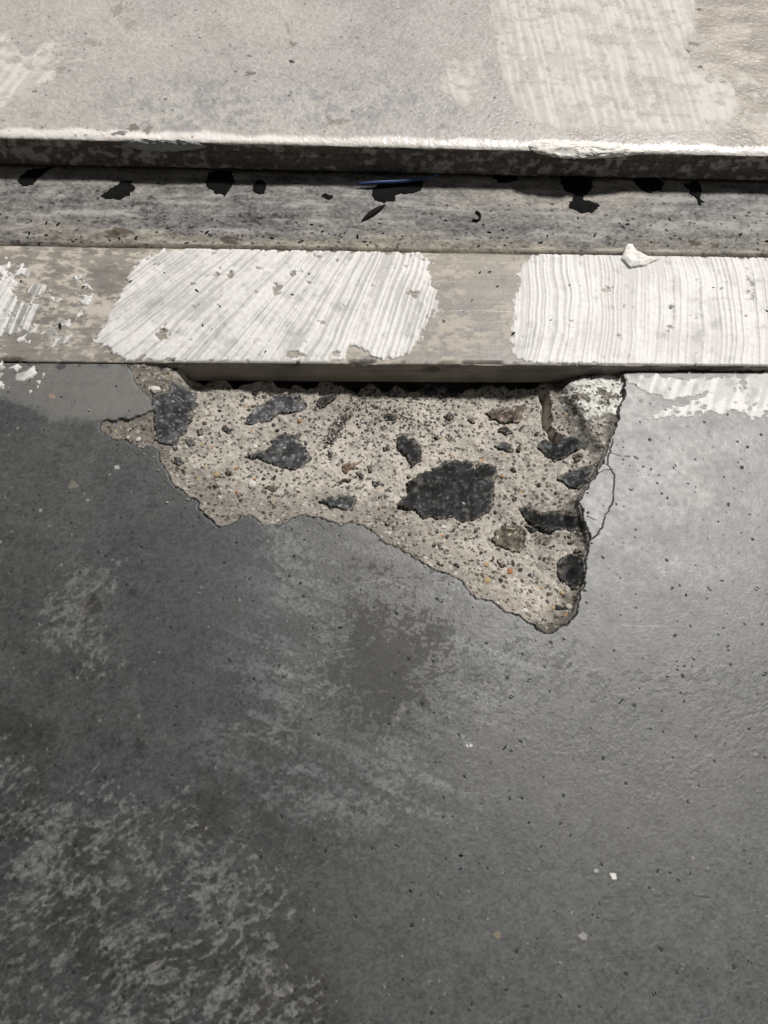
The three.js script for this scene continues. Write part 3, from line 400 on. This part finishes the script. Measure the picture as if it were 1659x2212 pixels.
const chanMat = chanSheet.material({ ior: 1.45 });
const channel = thing('floor_channel', 'weathered grey channel sunk between the strip and the raised sill', 'channel');
mesh('channel_bed', sweep(chanProfile, -.24, .24, .0008, (x, s, z) => MM * ((fbm(x * 40, z * 60, 3, 611) - .5) * .35 + (fbm(x * 350, z * 500, 2, 612) - .5) * .14), chanSheet), chanMat, channel);
mesh('channel_base', mergeGeometries([box(-3, -.24, -.034, CH, LE - .012, SB - .0001), box(.24, 3, -.034, CH, LE - .012, SB - .0001), box(-.24, .24, -.034, CH - .004, LE - .012, SB - .0001)]), mat(.2, .195, .18, .8), channel);

// ================================================================= SILL (raised ledge)
const LX = .26, lr = .0013;
const ledgeProfile = [...densify([[-.17, LH], [LE - .0065, LH]], .0012), [LE - .0046, LH - .00007], [LE - .0038, LH - .00014], [LE - .0030, LH - .00024], [LE - .0023, LH - .00036], [LE - .0017, LH - .0005], [LE - .0012, LH - .00066], [LE - .0008, LH - .00085], [LE - .0004, LH - .00113], [LE - .00015, LH - .00145], ...densify([[LE, LH - .0019], [LE, LH - .0042]], .0005), [LE - .0003, LH - .0045], [LE - .0003, LH - .0049], [LE + .0002, LH - .0053], ...densify([[LE + .0002, LH - .0053], [LE + .0004, CH + .0022]], .0007).slice(1), [LE + .0001, CH + .0016], [LE - .0008, CH + .0014], [LE - .008, CH + .0014]];
const ledgeLen = ledgeProfile.reduce((s, p, i) => i ? s + Math.hypot(p[0] - ledgeProfile[i - 1][0], p[1] - ledgeProfile[i - 1][1]) : 0, 0);
const ledgeSheet = new Sheet(-LX, LX, 0, ledgeLen, 2048), sEdge = LE - lr + .17;   // arc length where the lip turns over
const greyZone = pix(430, 235, LH), greyZone2 = pix(760, 225, LH);
ledgeSheet.fill((x, s, o) => {
  const z = -.17 + s, m1 = fbm(x * 22, z * 30, 4, 701), m2 = fbm(x * 110, z * 110, 4, 702), f = fbm(x * 800, z * 800, 2, 703), g = vn(x * 2200, z * 2200, 704);
  let v = .40 * (1 + (m1 - .5) * .34 + (m2 - .5) * .22 + (f - .5) * .34 + (g - .5) * .24), warm = 1 + (m1 - .5) * .8, rough = .46 + (m2 - .5) * .22, bump = (f - .5) * .20 + (g - .5) * .08 + (m2 - .5) * .10;
  const gz = (1 - sm(.3, 1.1, Math.hypot((x - greyZone[0]) / .045, (z - greyZone[1]) / .022) + (m2 - .5) * .6)) + (1 - sm(.3, 1.1, Math.hypot((x - greyZone2[0]) / .05, (z - greyZone2[1]) / .016) + (m2 - .5) * .6)); const gk = clamp(gz) * sm(.46, .60, fbm(x * 330, z * 330, 3, 706)); v *= 1 - .20 * gk; warm -= .8 * gk;
  if (x > .105) { const k = sm(.118, .14, x + (m2 - .5) * .03); v *= 1 - .38 * k * sm(.30, .62, fbm(x * 60, z * 160, 3, 709)); warm += 1.3 * k; }
  const e = s - sEdge;                                             // lip paint, with the bright highlight of the edge painted in
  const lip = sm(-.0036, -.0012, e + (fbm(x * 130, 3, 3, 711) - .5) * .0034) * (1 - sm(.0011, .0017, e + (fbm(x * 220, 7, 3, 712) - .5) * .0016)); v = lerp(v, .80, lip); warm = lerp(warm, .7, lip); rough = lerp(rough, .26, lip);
  if (e > .0012) { const k = sm(.0012, .0018, e + (m2 - .5) * .0012), gr = sm(.36, .50, fbm(x * 420, z * 420, 4, 714) * .6 + fbm(x * 70, z * 300, 3, 715) * .4), faceDirtShade = [.36 * (1 + (f - .5) * .4), .105 * (1 + (f - .5) * .9 + (g - .5) * .5)]; v = lerp(v, lerp(faceDirtShade[0], faceDirtShade[1], gr), k); warm = lerp(warm, .8 + gr * (1.2 + (m1 - .5) * 3), k); rough = lerp(rough, .85, k); bump += gr * .18 * k + (fbm(x * 350, z * 350, 3, 716) - .5) * .3 * k; }   // dirty front face, darkened further with painted shade
  o[0] = v * (1.005 + .045 * warm); o[1] = v * .99; o[2] = v * (1.0 - .065 * warm); o[3] = clamp(rough, .28, .95); o[4] = bump * MM;
});
const onLedge = (px, py) => { const [x, z] = pix(px, py, LH); return [x, z + .17]; };
const lspot = (px, py, rx, rz, c, al = .8) => { const [x, s] = onLedge(px, py); ledgeSheet.splat(x, s, rx * MM, rz * MM, rr(-.3, .3), c, al, -.02 * MM, .7, .6); };
for (let i = 0; i < 2600; i++) { const r = Math.pow(rnd(), 4) * .75 + .17; ledgeSheet.splat(rr(-LX, LX), rr(.0, sEdge), r * MM, r * rr(.4, .9) * MM, rr(0, 3), [.09, .08, .07], rr(.4, .9), -.06 * MM); }
for (let i = 0; i < 420; i++) { const p = onLedge(rr(220, 1000), rr(150, 285)); const r = Math.pow(rnd(), 2) * .9 + .25; ledgeSheet.splat(p[0], p[1], r * MM, r * .7 * MM, rr(0, 3), [.22, .215, .215], rr(.25, .6), -.03 * MM); }
lspot(290, 275, 2.6, 1.6, [.12, .11, .09]); lspot(320, 280, 1.8, 2.2, [.14, .12, .1], .7); lspot(258, 286, 3, 1, [.05, .045, .04]); lspot(730, 262, 4, 1.6, [.2, .18, .15], .7); lspot(712, 256, 1.2, 2, [.18, .16, .14], .6); lspot(540, 158, 2.2, 1.2, [.13, .11, .09], .85); lspot(632, 95, 1.6, 1.3, [.16, .14, .12], .8); lspot(630, 133, .9, 1.6, ink, .95); lspot(538, 120, 1, .5, ink, .9); lspot(955, 272, 2.2, 1.6, [.16, .15, .13], .7); lspot(190, 90, 4, 2, [.24, .22, .2], .6); lspot(280, 55, 2.6, 4, [.24, .22, .2], .5); lspot(255, 20, 2, 5, [.2, .19, .17], .6); lspot(620, 60, 1, 5, [.2, .18, .16], .5); lspot(1512, 145, 1.1, .7, ink, .9); lspot(1475, 110, 3, 2, [.1, .09, .075], .8); lspot(1500, 95, 2.4, 1.4, [.1, .09, .075], .7); lspot(1510, 20, 1.6, .9, ink, .8); lspot(1265, 30, .8, 1.2, ink, .9); lspot(1318, 206, .9, .7, ink, .9); lspot(1400, 185, .9, .6, ink, .8); lspot(75, 198, 1, .8, [.1, .09, .08]); lspot(75, 250, 1.8, 2, [.24, .22, .2], .5); lspot(130, 150, 2, 2.6, [.23, .21, .19], .6);
for (const [a, b, c, d] of [[95, 90, 125, 80], [90, 105, 160, 88], [85, 120, 155, 98], [85, 150, 140, 122], [100, 140, 215, 125]]) ledgeSheet.line([onLedge(a, b), onLedge(c, d)], .45 * MM, [.56, .53, .48], .7, .08 * MM);
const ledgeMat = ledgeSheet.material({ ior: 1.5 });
const sill = thing('raised_sill', 'raised pale cream sill with white paint and a painted highlight on the front lip above the channel', 'sill');
const chipA = pix(1270, 310, LH)[0];
const sillLift = (x, z) => (fbm(x * 35, (z + .17) * 35, 3, 721) - .5) * .45 * MM - .00014;
const lipBump = (x, c, w, h) => { const t = (x - c) / w; return Math.abs(t) < 1 ? h * (1 - t * t) * (1 - t * t) : 0; };
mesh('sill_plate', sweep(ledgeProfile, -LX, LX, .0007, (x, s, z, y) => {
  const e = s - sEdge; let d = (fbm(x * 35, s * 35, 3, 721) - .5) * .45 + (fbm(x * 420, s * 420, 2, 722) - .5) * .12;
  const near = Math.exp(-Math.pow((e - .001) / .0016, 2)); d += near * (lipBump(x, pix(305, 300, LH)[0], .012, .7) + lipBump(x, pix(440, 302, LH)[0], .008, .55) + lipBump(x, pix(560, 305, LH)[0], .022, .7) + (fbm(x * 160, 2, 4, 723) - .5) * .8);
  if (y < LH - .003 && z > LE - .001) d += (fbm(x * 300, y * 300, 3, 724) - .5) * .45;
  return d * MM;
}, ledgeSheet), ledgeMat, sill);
mesh('sill_base', mergeGeometries([box(-3, -LX, CH + .001, LH, -.6, LE - .0009), box(LX, 3, CH + .001, LH, -.6, LE - .0009), box(-LX, LX, CH + .0013, LH - .002, -.6, LE - .009), box(-LX, LX, LH - .002, LH, -.6, -.17), box(-3, 3, -.06, CH + .0009, -.6, LE - .0121)]), mat(.40, .38, .35, .6), sill);
paintCoat(sill, [[1055, -60], [1060, 0], [1063, 90], [1080, 170], [1110, 225], [1140, 262], [1200, 280], [1350, 284], [1480, 290], [1540, 284], [1575, 276], [1596, 230], [1588, 190], [1560, 160], [1500, 150], [1480, 100], [1500, 60], [1508, 0], [1510, -60]], LH + .0001, { seed: 740, soft: .0035, freq: 520, slope: () => -.04, curve: 0, amp: .34, lift: sillLift, worn: .74, base: [.43, .40, .37], tone: [.62, .595, .565], cell: .0004 }).userData.label = 'cream paint patch brushed on the sill';
paintCoat(sill, [[-80, 60], [20, 65], [28, 95], [40, 110], [60, 118], [78, 100], [95, 90], [132, 92], [134, 130], [118, 175], [80, 205], [20, 230], [-80, 240]], LH + .0001, { seed: 760, soft: .0035, freq: 420, slope: () => .35, amp: .34, lift: sillLift, worn: .66, base: [.43, .40, .37], tone: [.62, .595, .565], cell: .0004 });
paintCoat(sill, [[960, 130], [1010, 110], [1035, 120], [1045, 200], [1030, 235], [985, 225], [945, 190]], LH + .0001, { seed: 770, soft: .0035, freq: 460, slope: () => -.15, amp: .26, lift: sillLift, worn: .62, base: [.40, .375, .345], tone: [.58, .555, .525], cell: .0004 });
paintCoat(sill, [[1590, 150], [1660, 190], [1760, 160], [1760, 300], [1640, 300], [1600, 270]], LH + .0001, { seed: 780, soft: .0035, freq: 300, slope: () => .2, amp: .3, lift: sillLift, worn: .5, base: [.40, .375, .345], tone: [.66, .62, .57], cell: .0004 });
// paint lumps at the lip
function lump(parent, name, c, r, m, s, f) { const g = new THREE.SphereGeometry(1, 120, 40), p = g.attributes.position; for (let i = 0; i < p.count; i++) { const v = V3().fromBufferAttribute(p, i); if (f) f(v); const k = 1 + (fbm(v.x * 5 + 20, v.z * 2.2 + v.y * 2 + 20, 4, s) - .5) * .9 + (fbm(v.x * 26 + 9, v.z * 7 + v.y * 6 + 9, 2, s + 3) - .5) * .35; p.setXYZ(i, c[0] + v.x * r[0], c[1] + v.y * r[1] * k, c[2] + v.z * r[2] * k); } g.computeVertexNormals(); return mesh(name, g, m, parent); }
const lipPaint = mat(.80, .775, .73, .5), putty = mat(.30, .31, .31, .6);
const LXp = px => pix(px, 310, LH)[0];
lump(sill, 'paint_lump', [LXp(1270), LH - .0010, LE - .0006], [.0215, .0018, .0034], lipPaint, 11, v => { const t = v.x; v.z *= t > 0 ? 1 - .45 * t : 1; v.y *= t < 0 ? 1 : 1 - .2 * t; }).userData.label = 'broad white paint bulge hanging over the lip';
lump(sill, 'putty_smear', [LXp(350), LH - .0026, LE + .0001], [.0150, .0026, .0011], putty, 12, v => { v.y *= v.y < 0 ? 1 - .55 * Math.abs(v.x + .2) : .8; }).userData.label = 'grey putty smear below the lip';
lump(sill, 'paint_lump', [LXp(1190), LH - .0006, LE - .0022], [.009, .0010, .0026], lipPaint, 13);

// ================================================================= LOOSE THINGS
const tarMat = vcol(.95, { ior: 1.22 });
function blob(pts, label, s) {
  const P = onPlane(pts, CH), B = bbox(P, .0012); const g = field(B, .0003, (x, z, m) => CH + .00022 + .00022 * clamp(m / .0022) + (fbm(x * 500, z * 500, 3, s) - .5) * .00025, { mask: (x, z) => sdPoly(P, x + (fbm(x * 380, z * 380, 3, s + 1) - .5) * .0026, z + (fbm(x * 380, z * 380, 3, s + 2) - .5) * .0026), rim: () => CH - .0007, color: (x, z) => { const f = fbm(x * 700, z * 700, 3, s + 4), v = .004 + .006 * f; return [v, v * 1.03, v * 1.03]; } });
  const o = mesh('tar_blob', g, tarMat); tag(o, label, 'tar blob', 'black tar blobs along the channel'); return o;
}
blob([[38, 396], [45, 378], [62, 368], [90, 362], [120, 358], [95, 372], [85, 388], [70, 400], [48, 403]], 'black slanted tar blob with a tail touching the sill, far from the blue sliver', 801);
blob([[218, 424], [235, 410], [255, 400], [262, 390], [285, 392], [292, 408], [280, 425], [250, 432], [232, 430]], 'black tar blob with a ragged lobe, beside the slanted tailed one', 802);
blob([[443, 390], [450, 374], [475, 368], [500, 370], [510, 388], [498, 408], [488, 425], [470, 418], [450, 408]], 'rounded black tar blob touching the sill, next to a small square one', 803);
blob([[545, 402], [558, 390], [572, 390], [576, 408], [570, 420], [552, 418]], 'small squarish black tar blob between the round one and the blue sliver', 804);
blob([[696, 422], [704, 418], [719, 420], [719, 428], [708, 433], [697, 430]], 'tiny black tar spot close to the dark leaf', 805);
blob([[803, 404], [830, 395], [870, 392], [912, 384], [917, 396], [908, 412], [880, 420], [855, 422], [850, 436], [828, 442], [810, 435], [803, 420]], 'wide two lobed black tar blob under the blue sliver', 806);
blob([[1208, 392], [1215, 380], [1250, 382], [1278, 386], [1282, 402], [1270, 418], [1262, 430], [1290, 436], [1297, 444], [1284, 457], [1255, 460], [1234, 452], [1232, 438], [1245, 424], [1222, 412]], 'largest black tar blob shaped like an hourglass', 807);
blob([[1364, 390], [1385, 384], [1420, 388], [1436, 394], [1425, 408], [1400, 418], [1382, 408]], 'wedge shaped black tar blob tucked against the sill', 808);
blob([[1480, 396], [1505, 392], [1518, 408], [1512, 425], [1522, 440], [1514, 446], [1500, 428], [1488, 414]], 'narrow drooping black tar blob beside the wedge shaped one', 809);
blob([[1062, 384], [1075, 376], [1112, 378], [1120, 388], [1100, 396], [1080, 396]], 'faint black tar smudge at the sill between blue sliver and hourglass blob', 810);

{ // blue plastic sliver lying across the blob
  const a = pix(772, 399, CH + .0012), b = pix(948, 376, CH + .0035), n = 28, w = .00065, P = [], idx = [];
  for (let i = 0; i <= n; i++) { const t = i / n, x = lerp(a[0], b[0], t), z = lerp(a[1], b[1], t) + Math.sin(t * 3.1) * .0006, ww = w * (.25 + 1.1 * Math.sin(Math.PI * Math.pow(t, .75))) , y = CH + lerp(.0013, .0026, t) + .0003 * Math.sin(t * 7); P.push(x, y + .0002, z - ww, x, y + .00075, z - ww * .1, x, y, z + ww, x, y - .0002, z); }
  for (let i = 0; i < n; i++) for (let k = 0; k < 4; k++) { const p = i * 4 + k, q = i * 4 + (k + 1) % 4; idx.push(p, q, p + 4, q, q + 4, p + 4); }
  const g = new THREE.BufferGeometry(); g.setAttribute('position', new THREE.Float32BufferAttribute(P, 3)); g.setIndex(idx); g.computeVertexNormals();
  tag(mesh('plastic_sliver', g, mat(.02, .055, .18, .55)), 'thin blue plastic sliver lying on black tar in the channel', 'plastic sliver');
}
function leaf(a, b, w, y, m) { // a dry folded leaf blade
  const n = 16, P = [], idx = [], dx = b[0] - a[0], dz = b[1] - a[1], l = Math.hypot(dx, dz), nx = -dz / l, nz = dx / l;
  for (let i = 0; i <= n; i++) { const t = i / n, ww = w * Math.pow(Math.sin(Math.PI * clamp(t, .01, .99)), .8), x = a[0] + dx * t, z = a[1] + dz * t, h = y + Math.min(.0004, l * .04) * Math.sin(t * Math.PI); P.push(x - nx * ww, h, z - nz * ww, x, h + ww * .4 + .00005, z, x + nx * ww, h, z + nz * ww, x, h - .00025, z); }
  for (let i = 0; i < n; i++) for (let k = 0; k < 4; k++) { const p = i * 4 + k, q = i * 4 + (k + 1) % 4; idx.push(p, q, p + 4, q, q + 4, p + 4); }
  const g = new THREE.BufferGeometry(); g.setAttribute('position', new THREE.Float32BufferAttribute(P, 3)); g.setIndex(idx); g.computeVertexNormals(); return g;
}
const leafMat = mat(.016, .015, .012, .9, { ior: 1.2 });
tag(mesh('dry_leaf', leaf(pix(780, 480, CH), pix(833, 443, CH), .0012, CH + .0004, leafMat), leafMat), 'small dark pointed dry leaf lying in the channel below the tar', 'leaf');
{ // a curled black fibre on the channel bed
  const pts = [[1027, 459], [1034, 463], [1037, 472], [1032, 478], [1020, 477]].map(p => { const [x, z] = pix(p[0], p[1], CH); return V3(x, CH + .0006, z); });
  tag(mesh('curled_fibre', new THREE.TubeGeometry(new THREE.CatmullRomCurve3(pts), 24, .00042, 6), leafMat), 'tiny curled black fibre on the channel bed', 'fibre');
}
{ // loose dark flecks
  const parts = [], fl = (px, py, len, ang, y) => { const [x, z] = pix(px, py, y), l = len * MM / 2; parts.push(leaf([x - Math.cos(ang) * l, z - Math.sin(ang) * l], [x + Math.cos(ang) * l, z + Math.sin(ang) * l], len * .17 * MM, y + .00012)); };
  for (const [a, b, l, t] of [[46, 607, 1.3, .7], [180, 620, 1.6, -.4], [282, 608, 1.6, -.7], [130, 704, 2.6, 1.3], [8, 709, 1.4, .9], [425, 628, 2.0, .8], [473, 660, 1.8, .8], [438, 703, 1.4, 1.1], [414, 735, 1.6, .5], [509, 666, 1.2, .7], [355, 589, 1, .5], [652, 585, 1.8, 1.2], [668, 592, 1.4, -1], [632, 637, 1.4, .6], [743, 661, .9, .8], [853, 580, .9, 1.5], [1058, 587, 1.5, .1], [1037, 588, 1.3, -.7], [1075, 618, 1.2, -.4], [959, 693, 1.4, .8], [1020, 648, .9, -.6], [1109, 720, 1.9, -.6], [1231, 616, 1.3, -.3], [1253, 619, 1.2, -.3], [1270, 615, 1.2, 1.3], [1448, 666, 1.2, .1], [1541, 622, 1.5, .2], [1656, 672, 1.5, .9], [573, 760, 1.4, -1], [1190, 692, 1.2, -.4]]) fl(a, b, l, t, .0003);
  for (let i = 0; i < 60; i++) fl(rr(0, 1659), lerp(440, 532, Math.sqrt(rnd())), rr(.8, 2.2), rr(-1.5, 1.5), CH + .0002);
  for (let i = 0; i < 40; i++) fl(rr(0, 1659), rr(20, 285), rr(.7, 1.6), rr(-1.5, 1.5), LH - .0003);
  for (let i = 0; i < 35; i++) { const px = rr(0, 1659), py = rr(1000, 2200); if (sdPoly(HOLE, ...pix(px, py, FY)) < -.003) fl(px, py, rr(.5, 1.3), rr(-1.5, 1.5), -.0022 + .0002); }
  const o = mesh('dirt_flecks', mergeGeometries(parts), leafMat); o.userData = { kind: 'stuff', label: 'scattered dark dirt flecks and husks on strip, channel and floor', category: 'dirt' };
}

{ // loose grit fallen round the break
  const parts = []; for (let i = 0; i < 900 && parts.length < 170; i++) { const x = rr(-.11, .085), z = rr(SF + .002, .13), d = sdPoly(HOLE, x, z); if (d > -.0005 || d < -.009 || rnd() < d / -.009) continue; const r = (Math.pow(rnd(), 2) * .38 + .12) * MM, g = new THREE.IcosahedronGeometry(1, 0); g.scale(r * rr(.8, 1.3), r * .7, r * rr(.8, 1.2)); g.rotateY(rr(0, 3)); g.translate(x, floorTop(x, z) + r * .4, z); parts.push(g); }
  const o = mesh('loose_grit', mergeGeometries(parts), mat(.36, .33, .29, .9)); o.userData = { kind: 'stuff', label: 'pale crumbs of loose grit on the floor round the hole', category: 'grit' };
}

// ================================================================= SURROUNDINGS, with unseen blockers added to shade the floor
const yard = mesh('yard_ground', box(-60, 60, -.4, -.2, -60, 60), mat(.16, .155, .145, .95)); yard.userData = { kind: 'structure', label: 'grey yard ground around the slab' };
const shadeBlocker = thing('shade_blocker', 'grey slabs out of view added to shade the floor', 'shade_blocker');  // added out of view to darken the lower left of the floor
const blockerMat = mat(.09, .088, .084, .9);
mesh('blocker_wall', box(-3, 3, -.2, 2.3, .60, .75), blockerMat, shadeBlocker);
mesh('blocker_pier', box(-.75, -.5, -.2, 2.3, .10, .599), blockerMat, shadeBlocker);
mesh('blocker_roof', box(-3, .89, 2.3, 2.45, -1.10, .75), blockerMat, shadeBlocker);

// ---------------------------------------------------------------- render
const renderer = new THREE.WebGLRenderer({ antialias: true });
renderer.setSize(768, 1024);
renderer.toneMapping = THREE.LinearToneMapping;
renderer.toneMappingExposure = EXPOSURE;
renderer.shadowMap.enabled = true; renderer.shadowMap.type = THREE.PCFSoftShadowMap;
renderer.render(scene, camera);
